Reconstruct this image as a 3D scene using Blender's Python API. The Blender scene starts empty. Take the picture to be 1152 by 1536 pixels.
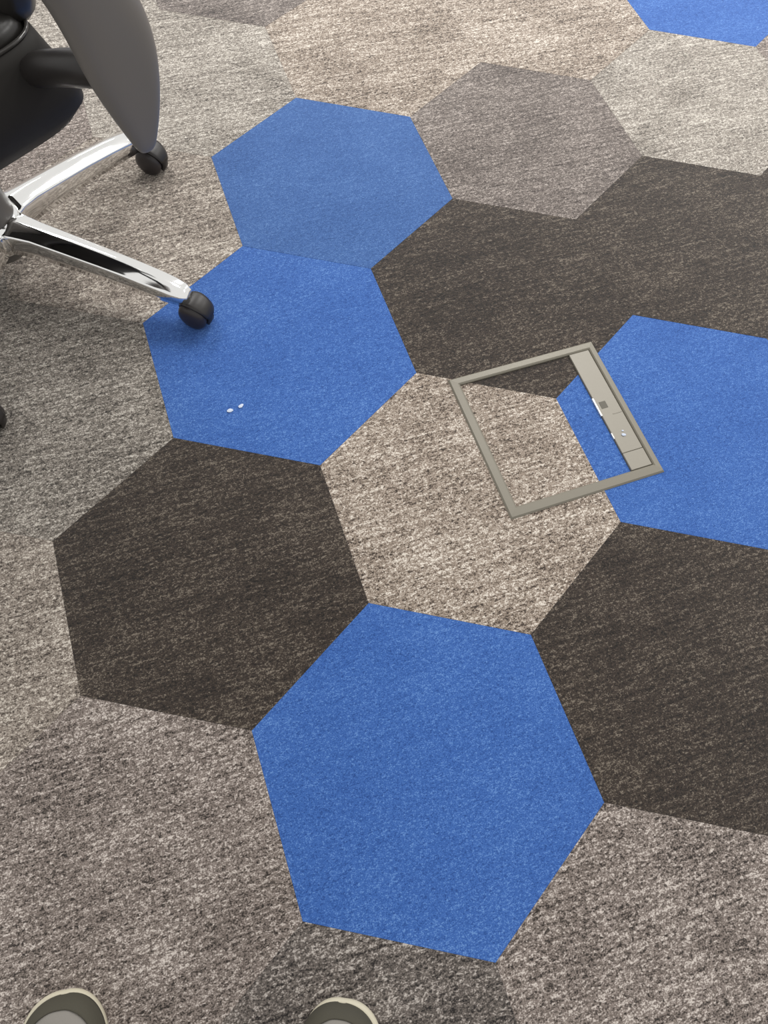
import bpy, bmesh, math, random
from mathutils import Vector, Matrix
R = math.radians
random.seed(7)
scene = bpy.context.scene
COL = scene.collection

# ------------------------------------------------------------------ camera
CAM_POS = (-0.08259, -0.12392, 1.07825)
ROWS = ((0.98157969, 0.1863897, 0.04195455),      # right
        (0.18673867, -0.88959004, -0.41684317),   # down
        (-0.04037293, 0.41699933, -0.90800968))   # forward
cd = bpy.data.cameras.new('camera')
cam = bpy.data.objects.new('camera', cd)
COL.objects.link(cam)
r0, r1, r2 = (Vector(v) for v in ROWS)
m = Matrix((r0, -r1, -r2)).transposed().to_4x4()
m.translation = CAM_POS
cam.matrix_world = m
cd.sensor_fit = 'HORIZONTAL'
cd.sensor_width = 36.0
cd.lens = 1104.7 / 1152 * 36.0
cd.clip_start = 0.01
scene.camera = cam

# ------------------------------------------------------------------ light
world = bpy.data.worlds.new('office_ambient')
scene.world = world
world.use_nodes = True
bg = world.node_tree.nodes['Background']
bg.inputs['Color'].default_value = (1.0, 0.988, 0.962, 1)
bg.inputs['Strength'].default_value = 0.80


def ceiling_panel(x, y, power, sx=0.6, sy=1.2):
    ld = bpy.data.lights.new('ceiling_panel_light', 'AREA')
    ld.shape = 'RECTANGLE'
    ld.size, ld.size_y = sx, sy
    ld.energy = power
    ld.color = (1.0, 0.98, 0.955)
    o = bpy.data.objects.new('ceiling_panel_light', ld)
    o.location = (x, y, 2.75)
    COL.objects.link(o)


for px, py in ((-2.0, 2.8), (0.4, 2.8), (2.8, 2.8), (-2.0, 5.2), (0.4, 5.2), (2.8, 5.2)):
    ceiling_panel(px, py, 46)

vs = scene.view_settings
vs.view_transform = 'Standard'
vs.look = 'None'
vs.gamma = 1.0
vs.use_curve_mapping = False
vs.exposure = 0.0


# ------------------------------------------------------------------ helpers
def lin(c):
    return tuple((v / 255 / 12.92) if v / 255 <= 0.04045 else ((v / 255 + 0.055) / 1.055) ** 2.4 for v in c) + (1.0,)


def link_mesh(name, me, mat, parent=None, smooth=False):
    o = bpy.data.objects.new(name, me)
    COL.objects.link(o)
    if mat is not None and len(me.materials) == 0:
        me.materials.append(mat)
    if parent is not None:
        o.parent = parent
    if smooth:
        for p in me.polygons:
            p.use_smooth = True
    return o


def obj(name, bm, mat, parent=None, smooth=False):
    me = bpy.data.meshes.new(name)
    bmesh.ops.recalc_face_normals(bm, faces=bm.faces[:])
    bm.to_mesh(me)
    bm.free()
    return link_mesh(name, me, mat, parent, smooth)


def empty(name, loc, rz=0.0, parent=None):
    o = bpy.data.objects.new(name, None)
    o.location = loc
    o.rotation_euler = (0, 0, rz)
    o.empty_display_size = 0.05
    COL.objects.link(o)
    if parent is not None:
        o.parent = parent
    return o


def tag(o, label=None, cat=None, group=None, kind=None):
    if label:
        o['label'] = label
    if cat:
        o['category'] = cat
    if group:
        o['group'] = group
    if kind:
        o['kind'] = kind
    return o


def bevel(o, w, seg=2, angle=30):
    md = o.modifiers.new('bevel', 'BEVEL')
    md.width = w
    md.segments = seg
    md.limit_method = 'ANGLE'
    md.angle_limit = R(angle)
    return o


def subsurf(o, n=2):
    md = o.modifiers.new('subdivision', 'SUBSURF')
    md.levels = n
    md.render_levels = n
    return o


def prism(bm, pts, z0, z1):
    lo = [bm.verts.new((x, y, z0)) for x, y in pts]
    hi = [bm.verts.new((x, y, z1)) for x, y in pts]
    n = len(pts)
    bm.faces.new(lo[::-1])
    bm.faces.new(hi)
    for i in range(n):
        bm.faces.new((lo[i], lo[(i + 1) % n], hi[(i + 1) % n], hi[i]))


def box(bm, x0, x1, y0, y1, z0, z1):
    prism(bm, [(x0, y0), (x1, y0), (x1, y1), (x0, y1)], z0, z1)


def loft(bm, rings, cap=True):
    vr = [[bm.verts.new(p) for p in ring] for ring in rings]
    n = len(rings[0])
    for a, b in zip(vr, vr[1:]):
        for i in range(n):
            bm.faces.new((a[i], a[(i + 1) % n], b[(i + 1) % n], b[i]))
    if cap:
        bm.faces.new(vr[0][::-1])
        bm.faces.new(vr[-1])
    return vr


def lathe(bm, prof, n=28, mat=None):
    rings = []
    for r, z in prof:
        rings.append([Vector((r * math.cos(2 * math.pi * i / n), r * math.sin(2 * math.pi * i / n), z)) for i in range(n)])
    if mat is not None:
        rings = [[mat @ p for p in ring] for ring in rings]
    loft(bm, rings)


# ------------------------------------------------------------------ materials
def principled(name, col, rough=0.5, metal=0.0, coat=0.0, bump=None):
    mt = bpy.data.materials.new(name)
    mt.use_nodes = True
    nt = mt.node_tree
    b = nt.nodes['Principled BSDF']
    b.inputs['Base Color'].default_value = lin(col)
    b.inputs['Roughness'].default_value = rough
    b.inputs['Metallic'].default_value = metal
    b.inputs['Coat Weight'].default_value = coat
    tc = nt.nodes.new('ShaderNodeTexCoord')
    nz = nt.nodes.new('ShaderNodeTexNoise')
    nz.inputs['Scale'].default_value = bump[0] if bump else 40
    nz.inputs['Detail'].default_value = 4
    nt.links.new(tc.outputs['Object'], nz.inputs['Vector'])
    # slight wear: roughness wanders with the noise
    mr = nt.nodes.new('ShaderNodeMapRange')
    mr.inputs['To Min'].default_value = max(0.0, rough - 0.05)
    mr.inputs['To Max'].default_value = min(1.0, rough + 0.05)
    nt.links.new(nz.outputs['Fac'], mr.inputs['Value'])
    nt.links.new(mr.outputs['Result'], b.inputs['Roughness'])
    if bump:
        bp = nt.nodes.new('ShaderNodeBump')
        bp.inputs['Strength'].default_value = bump[1]
        bp.inputs['Distance'].default_value = 0.001
        nt.links.new(nz.outputs['Fac'], bp.inputs['Height'])
        nt.links.new(bp.outputs['Normal'], b.inputs['Normal'])
    return mt


def carpet(name, stops, along=160.0, across=270.0, streak=0.19, fine=0.36, bump=0.5, sheen=0.25, spread=1.0):
    """Loop pile carpet: short yarn dashes lying along the 30 degree grain of the floor."""
    mt = bpy.data.materials.new(name)
    mt.use_nodes = True
    nt = mt.node_tree
    N, L = nt.nodes, nt.links
    b = N['Principled BSDF']
    b.inputs['Roughness'].default_value = 0.95
    b.inputs['Specular IOR Level'].default_value = 0.15
    b.inputs['Sheen Weight'].default_value = sheen
    b.inputs['Sheen Roughness'].default_value = 0.6
    geo = N.new('ShaderNodeNewGeometry')
    oi = N.new('ShaderNodeObjectInfo')
    off = N.new('ShaderNodeMath')
    off.operation = 'MULTIPLY'
    off.inputs[1].default_value = 7.3
    L.new(oi.outputs['Random'], off.inputs[0])
    add = N.new('ShaderNodeVectorMath')
    add.operation = 'ADD'
    L.new(geo.outputs['Position'], add.inputs[0])
    L.new(off.outputs[0], add.inputs[1])
    rot = N.new('ShaderNodeVectorRotate')
    rot.rotation_type = 'Z_AXIS'
    rot.inputs['Angle'].default_value = R(-30)
    L.new(add.outputs[0], rot.inputs['Vector'])

    def scaled(x, y):
        s = N.new('ShaderNodeVectorMath')
        s.operation = 'MULTIPLY'
        s.inputs[1].default_value = (x, y, 1.0)
        L.new(rot.outputs[0], s.inputs[0])
        return s.outputs[0]

    def noise(x, y, detail=2.0, dist=0.0):
        n = N.new('ShaderNodeTexNoise')
        n.inputs['Scale'].default_value = 1.0
        n.inputs['Detail'].default_value = detail
        n.inputs['Roughness'].default_value = 0.6
        n.inputs['Distortion'].default_value = dist
        L.new(scaled(x, y), n.inputs['Vector'])
        return n.outputs['Fac']

    vo = N.new('ShaderNodeTexVoronoi')          # the single tufts
    vo.inputs['Scale'].default_value = 1.0
    L.new(scaled(along * 1.5, across * 1.3), vo.inputs['Vector'])
    sep = N.new('ShaderNodeSeparateColor')
    L.new(vo.outputs['Color'], sep.inputs['Color'])
    yarn = noise(along, across, 2.0, 0.6)
    finen = noise(along * 2.8, across * 2.1, 1.0)
    row = noise(12.0, 190.0, 2.0)
    blotch = noise(7.0, 9.0, 1.0)

    def lin_comb(terms):
        acc = None
        for sock, w in terms:
            mm = N.new('ShaderNodeMath')
            mm.operation = 'MULTIPLY_ADD'
            mm.inputs[1].default_value = w
            L.new(sock, mm.inputs[0])
            if acc is None:
                mm.inputs[2].default_value = 0.0
            else:
                L.new(acc, mm.inputs[2])
            acc = mm.outputs[0]
        return acc

    rest = 1.0 - streak - fine - 0.10
    val = lin_comb([(yarn, rest * 0.68), (sep.outputs['Red'], rest * 0.32), (finen, fine), (row, streak), (blotch, 0.10)])
    mr = N.new('ShaderNodeMapRange')
    mr.inputs['From Min'].default_value = 0.5 - 0.17 * spread
    mr.inputs['From Max'].default_value = 0.5 + 0.17 * spread
    L.new(val, mr.inputs['Value'])
    cr = N.new('ShaderNodeValToRGB')
    els = cr.color_ramp.elements
    while len(els) < len(stops):
        els.new(0.5)
    for e, (p, c) in zip(els, stops):
        e.position = p
        e.color = tuple(0.85 * v for v in lin(c)[:3]) + (1.0,)
    L.new(mr.outputs['Result'], cr.inputs['Fac'])
    L.new(cr.outputs['Color'], b.inputs['Base Color'])
    hgt = lin_comb([(yarn, 0.6), (vo.outputs['Distance'], -0.35), (finen, 0.3), (row, 0.3)])
    bp = N.new('ShaderNodeBump')
    bp.inputs['Strength'].default_value = bump
    bp.inputs['Distance'].default_value = 0.003
    L.new(hgt, bp.inputs['Height'])
    L.new(bp.outputs['Normal'], b.inputs['Normal'])
    return mt


def four(d, m1, m2, l):
    return [(0.0, d), (0.36, m1), (0.66, m2), (1.0, l)]


C_BLUE = carpet('carpet_blue', four((40, 78, 146), (58, 102, 177), (64, 108, 184), (104, 147, 211)), 190, 330, 0.08, 0.5, 0.25, 0.15, 0.75)
C_BLUE2 = carpet('carpet_blue_pile_shade', four((44, 78, 132), (62, 100, 162), (68, 107, 169), (104, 141, 196)), 190, 330, 0.08, 0.5, 0.25, 0.15, 0.75)  # same blue carpet, with the duller look of turned pile put into the colour
C_DARK = carpet('carpet_dark_brown', four((22, 17, 14), (51, 42, 36), (66, 56, 48), (126, 116, 104)), streak=0.20, spread=0.68)
C_BEIGE = carpet('carpet_beige', four((58, 48, 42), (146, 131, 117), (172, 158, 145), (236, 227, 215)), spread=0.62)
C_GREY = carpet('carpet_grey', four((44, 39, 35), (116, 109, 101), (142, 134, 125), (212, 205, 195)), streak=0.2, spread=0.62)
C_GREYL = carpet('carpet_light_grey', four((66, 60, 54), (142, 134, 125), (168, 160, 150), (232, 226, 216)), streak=0.2, spread=0.62)
C_PINK = carpet('carpet_rose_grey', four((44, 37, 33), (119, 108, 101), (146, 134, 127), (216, 206, 198)), spread=0.62)
C_TAUPE = carpet('carpet_taupe', four((46, 38, 36), (104, 95, 90), (126, 116, 110), (190, 180, 173)), spread=0.66)
C_WARM = carpet('carpet_warm_grey', four((58, 50, 44), (134, 123, 113), (160, 149, 138), (226, 217, 205)), spread=0.62)
C_CHAR = carpet('carpet_charcoal_grey', four((34, 29, 28), (94, 87, 82), (122, 113, 107), (196, 188, 181)), spread=0.64)

CHROME = principled('polished_chrome', (248, 248, 247), 0.07, 1.0)
BLACK_PL = principled('black_plastic', (38, 35, 34), 0.42, bump=(220, 0.08))
WHEEL = principled('black_nylon_wheel', (42, 37, 38), 0.38, bump=(160, 0.05))
ARM = principled('charcoal_satin_polyurethane', (108, 104, 100), 0.42, bump=(400, 0.06))
LEATHER = principled('black_leather', (40, 38, 36), 0.34, bump=(90, 0.25))
LEATHER_SIDE = principled('black_padded_vinyl', (44, 42, 40), 0.55, bump=(120, 0.2))
LEATHER_SIDE.node_tree.nodes['Principled BSDF'].inputs['Specular IOR Level'].default_value = 0.13
BOOT = principled('grey_plastic_boot', (84, 80, 76), 0.4)
PIPING = principled('glossy_black_piping', (60, 58, 56), 0.15)
STEEL = principled('dark_gas_lift_steel', (70, 68, 66), 0.25, 0.9)
ZINC = principled('warm_grey_box_frame', (122, 117, 105), 0.42, 0.15, bump=(300, 0.05))
ZINC_L = principled('pale_grey_flap', (141, 136, 125), 0.45, 0.1, bump=(300, 0.05))
NOTCH = principled('dark_finger_recess', (92, 88, 78), 0.6)
BRIGHT = principled('bright_metal_latch', (225, 224, 218), 0.2, 0.8)
SLAB = principled('concrete_screed', (120, 116, 110), 0.9, bump=(30, 0.3))
PAPER = principled('white_paper', (200, 210, 228), 0.8)
CREAM = principled('cream_rubber_midsole', (205, 198, 176), 0.6, bump=(200, 0.1))
OLIVE = principled('dark_olive_suede', (72, 69, 58), 0.85, bump=(600, 0.3))
MESHGREY = principled('grey_knit_mesh', (136, 132, 126), 0.9, bump=(500, 0.4))
LACE = principled('grey_lace', (150, 146, 138), 0.85, bump=(700, 0.3))
INSOLE = principled('dark_lining', (46, 44, 42), 0.9)

# ------------------------------------------------------------------ floor
S = 0.25
TH = 0.006
q3 = math.sqrt(3)
bm = bmesh.new()
box(bm, -2.9, 2.9, -2.0, 4.6, -0.12, -TH - 0.0005)
floor = obj('floor', bm, SLAB)
tag(floor, 'office floor laid with large hexagonal carpet tiles', kind='structure')


def tile_mesh():
    bm = bmesh.new()
    rr = S - 0.00008
    ang = [R(60 * k) for k in range(6)]
    e = 0.0003
    lo = [(rr * math.cos(a), rr * math.sin(a), -TH) for a in ang]
    md = [(rr * math.cos(a), rr * math.sin(a), -e) for a in ang]
    hi = [((rr - e) * math.cos(a), (rr - e) * math.sin(a), 0.0) for a in ang]
    loft(bm, [lo, md, hi])
    me = bpy.data.meshes.new('carpet_tile')
    bmesh.ops.recalc_face_normals(bm, faces=bm.faces[:])
    bm.to_mesh(me)
    bm.free()
    me.materials.append(C_GREY)
    return me


TILE = tile_mesh()
KINDS = {(0, 0): C_BLUE, (-1, 2): C_BLUE, (-1, 3): C_BLUE2, (1, 1): C_BLUE, (1, 4): C_BLUE,
         (-1, 1): C_DARK, (0, 2): C_DARK, (1, 2): C_DARK, (1, 0): C_DARK, (2, 2): C_DARK,
         (0, 1): C_BEIGE, (0, 3): C_TAUPE, (1, 3): C_GREYL, (0, 4): C_BEIGE, (-1, 4): C_BEIGE,
         (-2, 4): C_GREYL, (-2, 5): C_TAUPE, (-2, 3): C_WARM, (-2, 2): C_GREY, (-2, 1): C_WARM,
         (-1, 0): C_PINK, (0, -1): C_CHAR, (1, -1): C_PINK, (-3, 4): C_PINK, (-3, 5): C_GREYL, (-3, 3): C_GREY}
HX, HY, HA, HS = 0.125, 0.593, R(30), 0.2826     # floor box centre, turn and side
filler = [C_GREY, C_GREYL, C_PINK, C_GREY, C_PINK, C_GREYL, C_BEIGE, C_DARK, C_TAUPE, C_BLUE]
tiles = {}
for q in range(-7, 8):
    for r in range(-8, 16):
        x, y = 1.5 * q * S, q3 * (r + q / 2) * S
        if abs(x) > 2.65 or y < -1.75 or y > 4.3:
            continue
        o = bpy.data.objects.new('carpet_tile', TILE)
        COL.objects.link(o)
        o.parent = floor
        o.location = (x, y, random.uniform(-0.0001, 0.0001))
        o.material_slots[0].link = 'OBJECT'
        o.material_slots[0].material = KINDS.get((q, r)) or random.choice(filler)
        tiles[(q, r)] = o
lab = {C_BLUE: 'bright blue hexagonal carpet tile', C_BLUE2: 'greyed blue hexagonal carpet tile',
       C_DARK: 'dark brown flecked hexagonal carpet tile', C_BEIGE: 'beige flecked hexagonal carpet tile'}
for o in tiles.values():
    if o.material_slots[0].material in lab:
        o['label'] = lab[o.material_slots[0].material]

# opening in the tiles for the floor box
bm = bmesh.new()
box(bm, -HS / 2, HS / 2, -HS / 2, HS / 2, -0.05, 0.05)
cut = obj('cutter', bm, None)
cut.location = (HX, HY, 0)
cut.rotation_euler = (0, 0, HA)
for key in ((0, 1), (0, 2), (1, 1), (1, 2), (1, 0)):
    o = tiles[key]
    md = o.modifiers.new('opening', 'BOOLEAN')
    md.operation = 'DIFFERENCE'
    md.solver = 'EXACT'
    md.object = cut
    bpy.context.view_layer.update()
    me = bpy.data.meshes.new_from_object(o.evaluated_get(bpy.context.evaluated_depsgraph_get()))
    o.modifiers.clear()
    mat = o.material_slots[0].material
    o.data = me
    me.materials.clear()
    me.materials.append(mat)
    o.material_slots[0].link = 'OBJECT'
    o.material_slots[0].material = mat
bpy.data.objects.remove(cut)

# ------------------------------------------------------------------ floor box
hb = empty('floor_box', (HX, HY, -TH), HA)
tag(hb, 'square grey floor box lid with carpet inlay and cable flap', 'floor box')
Z0 = TH          # carpet level seen from the box base
h = HS / 2
IN_L, IN_R, IN_B, IN_T = -h + 0.0175, 0.1285, -h + 0.0185, h - 0.0155


def bar(name, outer, inner, ztop):
    """One mitred frame bar with a rounded crown: two outer and two inner corner points."""
    (ax, ay), (bx, by) = outer
    (cx, cy), (dx, dy) = inner

    def sec(o, i):
        ox, oy = o
        ix, iy = i
        f = lambda t, z: (ox + (ix - ox) * t, oy + (iy - oy) * t, z)
        return [f(0, 0), f(0, Z0 + 0.0006), f(0.14, ztop), f(0.80, ztop + 0.0004), f(0.93, ztop - 0.0008), f(1, ztop - 0.002), f(1, 0)]
    bm = bmesh.new()
    loft(bm, [sec((ax, ay), (cx, cy)), sec((bx, by), (dx, dy))])
    return obj(name, bm, ZINC, hb)


g = 0.0002
ZT = Z0 + 0.003
bar('frame_bar', ((-h, -h + g), (-h, h - g)), ((IN_L, IN_B), (IN_L, IN_T)), ZT)
bar('frame_bar', ((-h, h), (h, h)), ((IN_L, IN_T), (IN_R, IN_T)), ZT)
bar('frame_bar', ((h, h - g), (h, -h + g)), ((IN_R, IN_T), (IN_R, IN_B)), ZT)
bar('frame_bar', ((h, -h), (-h, -h)), ((IN_R, IN_B), (IN_L, IN_B)), ZT)
bm = bmesh.new()
box(bm, IN_L, IN_R, IN_B, IN_T, 0.0, 0.0012)
obj('lid_pan', bm, NOTCH, hb)
# carpet inlays: the hexagon pattern runs on through the lid
PL = 0.0885                                           # where the inlay stops and the flap begins


def clip(poly, nx, ny, d):
    out = []
    for i in range(len(poly)):
        a, b = poly[i], poly[(i + 1) % len(poly)]
        da, db = a[0] * nx + a[1] * ny - d, b[0] * nx + b[1] * ny - d
        if da <= 0:
            out.append(a)
        if da * db < 0:
            t = da / (da - db)
            out.append((a[0] + (b[0] - a[0]) * t, a[1] + (b[1] - a[1]) * t))
    return out


ca, sa = math.cos(-HA), math.sin(-HA)
for key in ((0, 1), (0, 2), (1, 1)):
    cx, cy = 1.5 * key[0] * S, q3 * (key[1] + key[0] / 2) * S
    poly = []
    for k in range(6):
        X, Y = cx + S * math.cos(R(60 * k)) - HX, cy + S * math.sin(R(60 * k)) - HY
        poly.append((X * ca - Y * sa, X * sa + Y * ca))
    for nx, ny, d in ((-1, 0, -IN_L - 0.0006), (1, 0, PL - 0.001), (0, -1, -IN_B - 0.0006), (0, 1, IN_T - 0.0006)):
        poly = clip(poly, nx, ny, d)
    if len(poly) > 2:
        bm = bmesh.new()
        prism(bm, poly, 0.0012, Z0 - 0.0012)
        mt = KINDS[key]
        o = obj('carpet_inlay', bm, mt, hb)
        if mt in lab:
            o['label'] = lab[mt].replace('hexagonal carpet tile', 'carpet inlay of the lid')
# the cable flap strip along one side
bm = bmesh.new()
box(bm, PL, IN_R - 0.0013, IN_B + 0.035, IN_T - 0.0007, 0.0012, Z0 + 0.0022)
flap = bevel(obj('cable_flap', bm, ZINC_L, hb), 0.0008, 2)
bm = bmesh.new()
box(bm, PL, IN_R - 0.0013, IN_B + 0.0007, IN_B + 0.0343, 0.0012, Z0 + 0.0025)
tag(bevel(obj('hinge_block', bm, ZINC_L, hb), 0.0008, 2))
bm = bmesh.new()
box(bm, PL + 0.006, PL + 0.0185, 0.003, 0.017, Z0 + 0.002, Z0 + 0.0026)
tag(bevel(obj('finger_recess', bm, NOTCH, flap), 0.0002, 1), 'dark square finger recess')
bm = bmesh.new()
box(bm, PL - 0.0022, PL + 0.0012, -0.010, 0.028, 0.003, Z0 + 0.0026)
tag(bevel(obj('latch_lip', bm, BRIGHT, flap), 0.0006, 2), 'bright metal latch lip')
bm = bmesh.new()
box(bm, PL - 0.0014, PL + 0.0010, -0.058, -0.046, 0.003, Z0 + 0.0024)
tag(bevel(obj('latch_lip', bm, BRIGHT, flap), 0.0005, 2), 'bright metal latch lip')
bm = bmesh.new()
box(bm, PL + 0.020, IN_R - 0.0025, -0.0125, -0.0112, Z0 + 0.002, Z0 + 0.0028)
obj('flap_rib', bm, ZINC_L, flap)


def crumb(name, x, y, z, r, mat, seed, flat=0.35, rz=0.0, stretch=1.4):
    rnd = random.Random(seed)
    bm = bmesh.new()
    bmesh.ops.create_icosphere(bm, subdivisions=2, radius=1.0)
    for v in bm.verts:
        k = 1 + rnd.uniform(-0.22, 0.22)
        v.co = Vector((v.co.x * r * stretch * k, v.co.y * r * k, max(0.0, (v.co.z + 0.75) * r * flat)))
    o = obj(name, bm, mat, smooth=False)
    o.location = (x, y, z)
    o.rotation_euler = (0, 0, rz)
    return o


def hb_pt(u, v):
    return HX + u * math.cos(HA) - v * math.sin(HA), HY + u * math.sin(HA) + v * math.cos(HA)


for k, (u, v, rr, lb) in enumerate(((0.107, -0.056, 0.0026, 'larger white crumb lying on the grey cable flap'),
                                    (0.109, -0.048, 0.0014, 'tiny white crumb beside a larger one on the cable flap'))):
    X, Y = hb_pt(u, v)
    tag(crumb('white_crumb', X, Y, Z0 - TH + 0.0022, rr, PAPER, 40 + k, 0.5), lb, 'crumb', 'crumbs on the cable flap')

# ------------------------------------------------------------------ paper scraps on the blue tile
tag(crumb('paper_scrap', -0.4225, 0.5035, 0.0003, 0.0035, PAPER, 3, 0.3, R(25)), 'wider of two white paper scraps on blue carpet tile', 'paper scrap', 'paper scraps on the blue tile')
tag(crumb('paper_scrap', -0.4075, 0.5165, 0.0003, 0.0032, PAPER, 4, 0.3, R(50), 1.5), 'narrower of two white paper scraps on blue carpet tile', 'paper scrap', 'paper scraps on the blue tile')

# ------------------------------------------------------------------ office chair
HUB = (-0.890, 0.720)
chair = empty('office_chair', (HUB[0], HUB[1], 0.0), R(-30))
tag(chair, 'black leather office chair with charcoal arms on a chrome five-star base', 'chair')
CA = R(-30)


def superring(w, y0, y1, z, n=96, e=9.0):
    cy, hd = (y0 + y1) / 2, (y1 - y0) / 2
    out = []
    for i in range(n):
        a = 2 * math.pi * i / n
        c, s = math.cos(a), math.sin(a)
        out.append((w * math.copysign(abs(c) ** (2 / e), c), cy + hd * math.copysign(abs(s) ** (2 / e), s), z))
    return out


# seat: a deep padded tub with a separate cushion and piping
bm = bmesh.new()
loft(bm, [superring(0.15, -0.25, 0.07, 0.334), superring(0.190, -0.31, 0.115, 0.339), superring(0.216, -0.345, 0.138, 0.353),
          superring(0.237, -0.362, 0.151, 0.380), superring(0.244, -0.368, 0.147, 0.410), superring(0.241, -0.364, 0.131, 0.440),
          superring(0.232, -0.357, 0.121, 0.468), superring(0.225, -0.350, 0.116, 0.482), superring(0.19, -0.33, 0.09, 0.478)])
seat = obj('seat', bm, LEATHER_SIDE, chair, True)
bm = bmesh.new()
loft(bm, [superring(0.211, -0.335, 0.102, 0.470), superring(0.220, -0.345, 0.111, 0.482), superring(0.213, -0.34, 0.104, 0.500),
          superring(0.175, -0.30, 0.065, 0.513), superring(0.10, -0.22, 0.0, 0.516)])
obj('seat_cushion', bm, LEATHER, seat, True)
bm = bmesh.new()
rings = []
path = superring(0.2225, -0.350, 0.1145, 0.4845, 96)
for i, p in enumerate(path):
    a, b = Vector(path[i - 1]), Vector(path[(i + 1) % len(path)])
    t = (b - a).normalized()
    nn = t.cross(Vector((0, 0, 1)))
    rings.append([Vector(p) + 0.0028 * (nn * math.cos(k * math.pi / 3) + Vector((0, 0, 1)) * math.sin(k * math.pi / 3)) for k in range(6)])
loft(bm, rings + [rings[0]], cap=False)
bmesh.ops.remove_doubles(bm, verts=bm.verts[:], dist=1e-5)
obj('piping', bm, PIPING, seat, True)

# backrest: padded, leaning back, rising out of the frame
bm = bmesh.new()
rings = []
for t in (0, .04, .1, .25, .45, .65, .85, .95, 1.0):
    z = 0.462 + 0.60 * t
    w = (0.198 + 0.02 * math.sin(t * math.pi * 0.5) + 0.04 * t) * (1.0 if 0.03 < t < 0.97 else 0.86)
    yc = 0.140 + 0.17 * t + 0.03 * math.sin(t * math.pi * 2) * -1
    th = 0.042 if 0.03 < t < 0.97 else 0.02
    ring = []
    for i in range(32):
        a = 2 * math.pi * i / 32
        c, s = math.cos(a), math.sin(a)
        xx = w * math.copysign(abs(c) ** 0.5, c)
        ring.append((xx, yc + th * math.copysign(abs(s) ** 0.7, s) - 0.9 * xx * xx, z))
    rings.append(ring)
loft(bm, rings)
subsurf(obj('backrest', bm, LEATHER, chair, True), 1)

# arms: a fin that swells upward from a narrow tip and sweeps forward into a pad
ARMPATH = [(0.1175, 0.380, 0.012, 0.008), (0.1180, 0.384, 0.026, 0.018), (0.1195, 0.400, 0.040, 0.024), (0.1215, 0.438, 0.070, 0.032),
           (0.1205, 0.488, 0.097, 0.040), (0.1165, 0.526, 0.102, 0.044), (0.1105, 0.556, 0.099, 0.046), (0.0960, 0.603, 0.090, 0.048),
           (0.0780, 0.642, 0.088, 0.052), (0.046, 0.676, 0.076, 0.058), (0.000, 0.692, 0.058, 0.064), (-0.07, 0.695, 0.040, 0.066), (-0.15, 0.695, 0.034, 0.064),
           (-0.19, 0.694, 0.028, 0.054), (-0.20, 0.693, 0.014, 0.030)]
for s in (1, -1):
    bm = bmesh.new()
    rings = []
    for i, (y, z, w, th) in enumerate(ARMPATH):
        a = ARMPATH[max(0, i - 1)]
        b = ARMPATH[min(len(ARMPATH) - 1, i + 1)]
        t = Vector((0, b[0] - a[0], b[1] - a[1])).normalized()
        wd = Vector((0, -t.z, t.y))
        ring = []
        for k in range(24):
            ang = 2 * math.pi * k / 24
            c, sn = math.cos(ang), math.sin(ang)
            ring.append(Vector((s * 0.357, y + 0.006, z)) + wd * (w / 2) * math.copysign(abs(c) ** 0.85, c)
                        + Vector((s, 0, 0)) * (th / 2) * math.copysign(abs(sn) ** 0.85, sn))
        rings.append(ring)
    loft(bm, rings)
    arm = subsurf(obj('armrest', bm, ARM, chair, True), 2)
    bm = bmesh.new()
    loft(bm, [[Vector((s * x, y + dy, z + dz)) for dy, dz in ((-.020, -.028), (.020, -.028), (.027, -.004), (.020, .016), (-.020, .016), (-.027, -.004))]
              for x, y, z in ((0.17, 0.070, 0.434), (0.22, 0.078, 0.454), (0.27, 0.088, 0.476), (0.315, 0.102, 0.490), (0.350, 0.116, 0.496))])
    subsurf(obj('arm_bracket', bm, BLACK_PL, arm, True), 1)

# tilt mechanism and gas lift
bm = bmesh.new()
box(bm, -0.085, 0.085, -0.14, 0.08, 0.296, 0.345)
bevel(obj('tilt_mechanism', bm, BLACK_PL, chair), 0.012, 3)
bm = bmesh.new()
lathe(bm, [(0.014, 0.10), (0.014, 0.30)])
obj('gas_lift_piston', bm, CHROME, chair, True)
bm = bmesh.new()
lathe(bm, [(0.0, 0.0405), (0.018, 0.041), (0.026, 0.047), (0.0275, 0.058), (0.0275, 0.235), (0.024, 0.243), (0.015, 0.244)])
obj('gas_lift_cylinder', bm, STEEL, chair, True)

# chrome base
bm = bmesh.new()
lathe(bm, [(0.024, 0.056), (0.036, 0.060), (0.044, 0.068), (0.053, 0.076), (0.055, 0.090), (0.0545, 0.112), (0.050, 0.123), (0.042, 0.130), (0.034, 0.133), (0.028, 0.133)], 48)
obj('base_hub', bm, CHROME, chair, True)
bm = bmesh.new()
lathe(bm, [(0.0285, 0.128), (0.046, 0.128), (0.0465, 0.134), (0.043, 0.150), (0.040, 0.215), (0.0395, 0.298), (0.0285, 0.298)], 40)
obj('lift_cover', bm, BOOT, chair, True)
bm = bmesh.new()
lathe(bm, [(0.0, 0.046), (0.030, 0.047), (0.042, 0.053), (0.047, 0.066), (0.047, 0.100), (0.0, 0.100)], 40)
obj('hub_skirt', bm, BOOT, chair, True)
A1 = R(65.5) - CA


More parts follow.
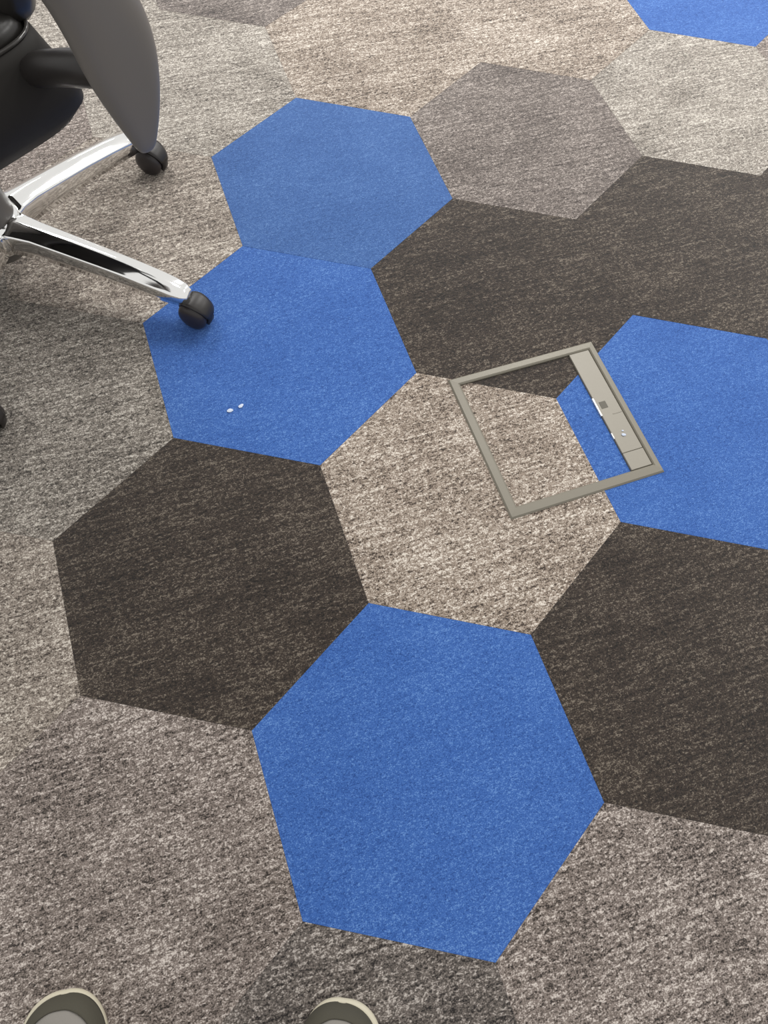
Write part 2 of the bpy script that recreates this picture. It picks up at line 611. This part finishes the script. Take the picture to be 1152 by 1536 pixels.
def spoke_mesh():
    bm = bmesh.new()
    rings = []
    #        r      ztop    half width  depth
    secs = [(0.030, 0.1215, 0.0340, 0.046, 0.008), (0.055, 0.1205, 0.0275, 0.045, 0.008), (0.085, 0.1180, 0.0240, 0.043, 0.008), (0.14, 0.1100, 0.0230, 0.040, 0.008),
            (0.20, 0.1010, 0.0220, 0.037, 0.008), (0.26, 0.0900, 0.0215, 0.033, 0.0075), (0.295, 0.0825, 0.0210, 0.031, 0.0060), (0.318, 0.0765, 0.0200, 0.028, 0.0040),
            (0.335, 0.0710, 0.0175, 0.022, 0.0025), (0.345, 0.0650, 0.0120, 0.012, 0.001)]
    for i, (r, z, w, d, ri) in enumerate(secs):
        r *= 1.035
        half = [(0.90, -d), (1.0, -d * 0.6), (1.0, -0.0062), (0.985, -0.0040), (0.94, -0.0016), (0.87, -0.0004), (0.80, 0.0002), (0.74, ri * 0.16), (0.40, ri * 0.58), (0.10, ri * 0.96)]
        prof = [(-a * w, b) for a, b in half] + [(a * w, b) for a, b in half[::-1]]
        rings.append([(r, x, z + zz) for x, zz in prof])
    loft(bm, rings)
    me = bpy.data.meshes.new('spoke')
    bmesh.ops.recalc_face_normals(bm, faces=bm.faces[:])
    bm.to_mesh(me)
    bm.free()
    me.materials.append(CHROME)
    for p in me.polygons:
        p.use_smooth = True
    return me


SPOKE = spoke_mesh()


def caster_parts():
    # wheel axis along local x, swivel stem at the origin, trail along -y
    bm = bmesh.new()
    mx = Matrix.Rotation(R(90), 4, 'Y')
    lathe(bm, [(0.006, -0.0095), (0.021, -0.0095), (0.0255, -0.006), (0.0265, 0.0), (0.0262, 0.003), (0.0235, 0.0078), (0.016, 0.0108), (0.006, 0.0118)], 32, mx)
    w = bpy.data.meshes.new('wheel')
    bmesh.ops.recalc_face_normals(bm, faces=bm.faces[:])
    bm.to_mesh(w)
    bm.free()
    bm = bmesh.new()
    rings = []
    for x in (-0.0075, -0.006, 0.006, 0.0075):
        k = 0.93 if abs(x) > 0.007 else 1.0
        ring = []
        for i in range(19):
            a = R(-35 + i * (250 / 18))
            ring.append((x, 0.0315 * k * math.cos(a), 0.0315 * k * math.sin(a)))
        for i in range(19):
            a = R(215 - i * (250 / 18))
            ring.append((x, 0.0245 / k * math.cos(a), 0.0245 / k * math.sin(a)))
        rings.append(ring)
    loft(bm, rings)
    # broad fender over both wheels
    rings = []
    for i in range(13):
        a = R(25 + i * (150 / 12))
        wd = 0.019 * (0.55 + 0.45 * math.sin(math.pi * i / 12))
        rings.append([(sx * wd, rr * math.cos(a), rr * math.sin(a)) for sx, rr in ((-1, 0.0282), (-1, 0.0300), (-.7, 0.0318), (.7, 0.0318), (1, 0.0300), (1, 0.0282))])
    loft(bm, rings)
    hd = bpy.data.meshes.new('hood')
    bmesh.ops.recalc_face_normals(bm, faces=bm.faces[:])
    bm.to_mesh(hd)
    bm.free()
    bm = bmesh.new()
    lathe(bm, [(0.0, -0.004), (0.0085, -0.004), (0.0085, 0.012), (0.0055, 0.014), (0.0055, 0.03), (0.0, 0.03)], 20)
    st = bpy.data.meshes.new('stem')
    bmesh.ops.recalc_face_normals(bm, faces=bm.faces[:])
    bm.to_mesh(st)
    bm.free()
    for me, mt in ((w, WHEEL), (hd, BLACK_PL), (st, STEEL)):
        me.materials.append(mt)
        for p in me.polygons:
            p.use_smooth = True
    return w, hd, st


WH, HD, ST = caster_parts()
swivel = [R(80), R(78), R(95), R(105), R(70)]      # world heading of each axle
for k in range(5):
    a = A1 - R(72) * k
    o = bpy.data.objects.new('spoke', SPOKE)
    COL.objects.link(o)
    o.parent = chair
    o.rotation_euler = (0, 0, a)
    c = empty('caster', (0.338 * math.cos(a), 0.338 * math.sin(a), 0.0), swivel[k] - CA, chair)
    for sx in (-1, 1):
        wobj = bpy.data.objects.new('wheel', WH)
        COL.objects.link(wobj)
        wobj.parent = c
        wobj.location = (sx * 0.0135, -0.026, 0.0266)
        wobj.rotation_euler = (0, 0, 0 if sx > 0 else math.pi)
    hobj = bpy.data.objects.new('hood', HD)
    COL.objects.link(hobj)
    hobj.parent = c
    hobj.location = (0, -0.026, 0.0266)
    sobj = bpy.data.objects.new('stem', ST)
    COL.objects.link(sobj)
    sobj.parent = c
    sobj.location = (0, 0, 0.043)


# ------------------------------------------------------------------ shoes
def outline(t, side):
    """Half widths (inner, outer) of the sole at t (0 toe .. 1 heel), metres; the length is 0.285."""
    if t <= 0.22:
        k = max(0.0, 1 - (1 - t / 0.22) ** 2.3) ** (1 / 2.3)
        return 0.046 * k, 0.052 * k
    pts = [(0.22, 0.046, 0.052), (0.34, 0.045, 0.053), (0.5, 0.036, 0.046), (0.65, 0.032, 0.040), (0.8, 0.034, 0.037), (0.9, 0.032, 0.034),
           (0.95, 0.026, 0.027), (0.98, 0.017, 0.017), (0.995, 0.008, 0.008), (1.0, 0.0, 0.0)]
    for a, b in zip(pts, pts[1:]):
        if a[0] <= t <= b[0]:
            u = (t - a[0]) / (b[0] - a[0])
            return a[1] + (b[1] - a[1]) * u, a[2] + (b[2] - a[2]) * u
    return 0.0, 0.0


TS = [0.0004, 0.002, 0.006, 0.012, 0.02, 0.03, 0.042, 0.055, 0.068, 0.08, 0.095, 0.11, 0.125, 0.14, 0.155, 0.17, 0.185, 0.2, 0.22, 0.25, 0.28, 0.31, 0.38, 0.46, 0.55, 0.64,
      0.73, 0.82, 0.89, 0.94, 0.975, 0.993]
LEN = 0.285


def shoe(name, loc, rz, outer, label):
    """Toe points along local +y, toe tip at the origin; outer = +1 when the outside is at +x."""
    t = empty(name, loc, rz)
    tag(t, label, 'shoe', 'pair of sneakers on the carpet')

    def ring_outline(grow):
        right, left = [], []
        for tt in TS:
            i, o = outline(tt, outer)
            r_, l_ = (o, i) if outer > 0 else (i, o)
            right.append((r_ + grow, -tt * LEN))
            left.append((-l_ - grow, -tt * LEN))
        return [(x + outer * 0.0025, y) for x, y in [(0, grow * 0.9)] + [(x, y + grow * max(0, 1 + y / 0.03)) for x, y in right] + [(0, -LEN - grow * 0.8)] + [(x, y + grow * max(0, 1 + y / 0.03)) for x, y in left[::-1]]]

    def level(grow, z, spring):
        out = []
        for x, y in ring_outline(grow):
            f = max(0.0, 1 + y / 0.06)
            out.append((x, y, z + spring * f * f))
        return out
    bm = bmesh.new()
    loft(bm, [level(-0.004, 0.0, 0.007), level(0.0005, 0.002, 0.007), level(0.0025, 0.012, 0.006), level(0.0020, 0.020, 0.006), level(-0.001, 0.0235, 0.006)])
    obj('sole', bm, CREAM, t, True)

    # upper: arched sections from toe to heel, open at the ankle
    def section(tt, inset, lift, arc=1.0, n=33):
        i, o = outline(tt, outer)
        r_, l_ = ((o, i) if outer > 0 else (i, o))
        r_, l_ = max(r_ - inset, 0.001), max(l_ - inset, 0.001)
        zb = 0.0225 + 0.006 * max(0.0, 1 - tt * LEN / 0.06) ** 2
        hts = [(0.0, 0.004), (0.012, 0.013), (0.03, 0.021), (0.06, 0.028), (0.1, 0.032), (0.2, 0.040), (0.3, 0.052), (0.4, 0.066), (0.5, 0.078), (0.6, 0.082), (0.75, 0.075), (0.9, 0.078), (1.0, 0.074)]
        for a, b in zip(hts, hts[1:]):
            if a[0] <= tt <= b[0]:
                hh = a[1] + (b[1] - a[1]) * (tt - a[0]) / (b[0] - a[0])
                break
        hh += lift
        out = []
        for k in range(n):
            ang = math.pi * k / (n - 1)
            c, s = math.cos(ang), math.sin(ang)
            x = (r_ if c > 0 else l_) * math.copysign(abs(c) ** 0.75, c)
            out.append(Vector((x - outer * 0.001, -tt * LEN - 0.0015, zb + hh * s ** 0.8 * arc)))
        return out

    def strip(bm, secs, keep):
        vr = [[bm.verts.new(p) for p in s] for s in secs]
        for j, (a, b) in enumerate(zip(vr, vr[1:])):
            for k in range(len(a) - 1):
                if keep(j, k):
                    bm.faces.new((a[k], a[k + 1], b[k + 1], b[k]))
        for v in [v for v in bm.verts if not v.link_faces]:
            bm.verts.remove(v)
    bm = bmesh.new()
    secs = [section(tt, 0.0015, 0.0) for tt in TS]
    strip(bm, secs, lambda j, k: TS[j] < 0.5 or not (8 <= k <= 23))
    up = obj('upper', bm, MESHGREY, t, True)
    md = up.modifiers.new('thickness', 'SOLIDIFY')
    md.thickness = 0.003
    md.offset = -1
    # dark band that wraps the toe and runs low along both sides
    bm = bmesh.new()

    def patch(tt):
        return 0.0 if tt <= 0.045 else 0.6 * math.sqrt(1 - max(0.0, (0.20 - tt) / 0.155) ** 2)
    tb = sorted(TS + [0.045, 0.0455, 0.047, 0.05, 0.06])
    for sd in (-1, 1):
        vr = []
        for tt in tb:
            full = section(tt, -0.0002, 0.0015, 1.0, 65)
            row = []
            for c in range(9):
                u = sd * (1 + (patch(tt) - 1) * c / 8)
                pos = (u + 1) * 32
                k = min(63, int(pos))
                row.append(bm.verts.new(full[k].lerp(full[k + 1], pos - k)))
            vr.append(row)
        for a, b in zip(vr, vr[1:]):
            for c in range(8):
                bm.faces.new((a[c], a[c + 1], b[c + 1], b[c]))
    bmesh.ops.remove_doubles(bm, verts=bm.verts[:], dist=1e-5)
    mg = obj('toe_band', bm, OLIVE, t, True)
    tag(mg, 'dark olive band wrapped around the toe')
    md = mg.modifiers.new('thickness', 'SOLIDIFY')
    md.thickness = 0.0015
    md.offset = 0
    # insole, tongue and laces
    bm = bmesh.new()
    loft(bm, [level(-0.006, 0.0238, 0.005), level(-0.007, 0.0275, 0.004)])
    obj('insole', bm, INSOLE, t, True)
    bm = bmesh.new()
    rings = []
    for tt, z, w in ((0.27, 0.072, 0.016), (0.36, 0.087, 0.020), (0.45, 0.101, 0.023), (0.53, 0.118, 0.025), (0.57, 0.130, 0.020)):
        rings.append([(sx * w, -tt * LEN, z + dz - 0.22 * sx * sx * w) for sx, dz in ((-1, 0), (0, 0), (1, 0), (1, .005), (0, .005), (-1, .005))])
    loft(bm, rings)
    subsurf(obj('tongue', bm, MESHGREY, t, True), 1)
    for j, tt in enumerate((0.30, 0.36, 0.42, 0.48)):
        z = 0.0225 + 0.058 + (tt - 0.30) * 0.155
        bm = bmesh.new()
        rings = []
        for x, dz in ((-0.027, -0.010), (-0.015, 0.0), (0.0, 0.003), (0.015, 0.0), (0.027, -0.010)):
            rings.append([(x, -tt * LEN + dy, z + dz + 0.006 + d2) for dy, d2 in ((-.0035, 0), (0, .0016), (.0035, 0), (0, -.0016))])
        loft(bm, rings)
        obj('lace', bm, LACE, t, True)
    return t


shoe('sneaker', (-0.384, -0.338, 0.0), R(20), -1, 'olive and grey sneaker standing farther away from the large blue tiles')
shoe('sneaker', (-0.057, -0.287, 0.0), R(3), 1, 'olive and grey sneaker standing close to the corner of a blue tile')
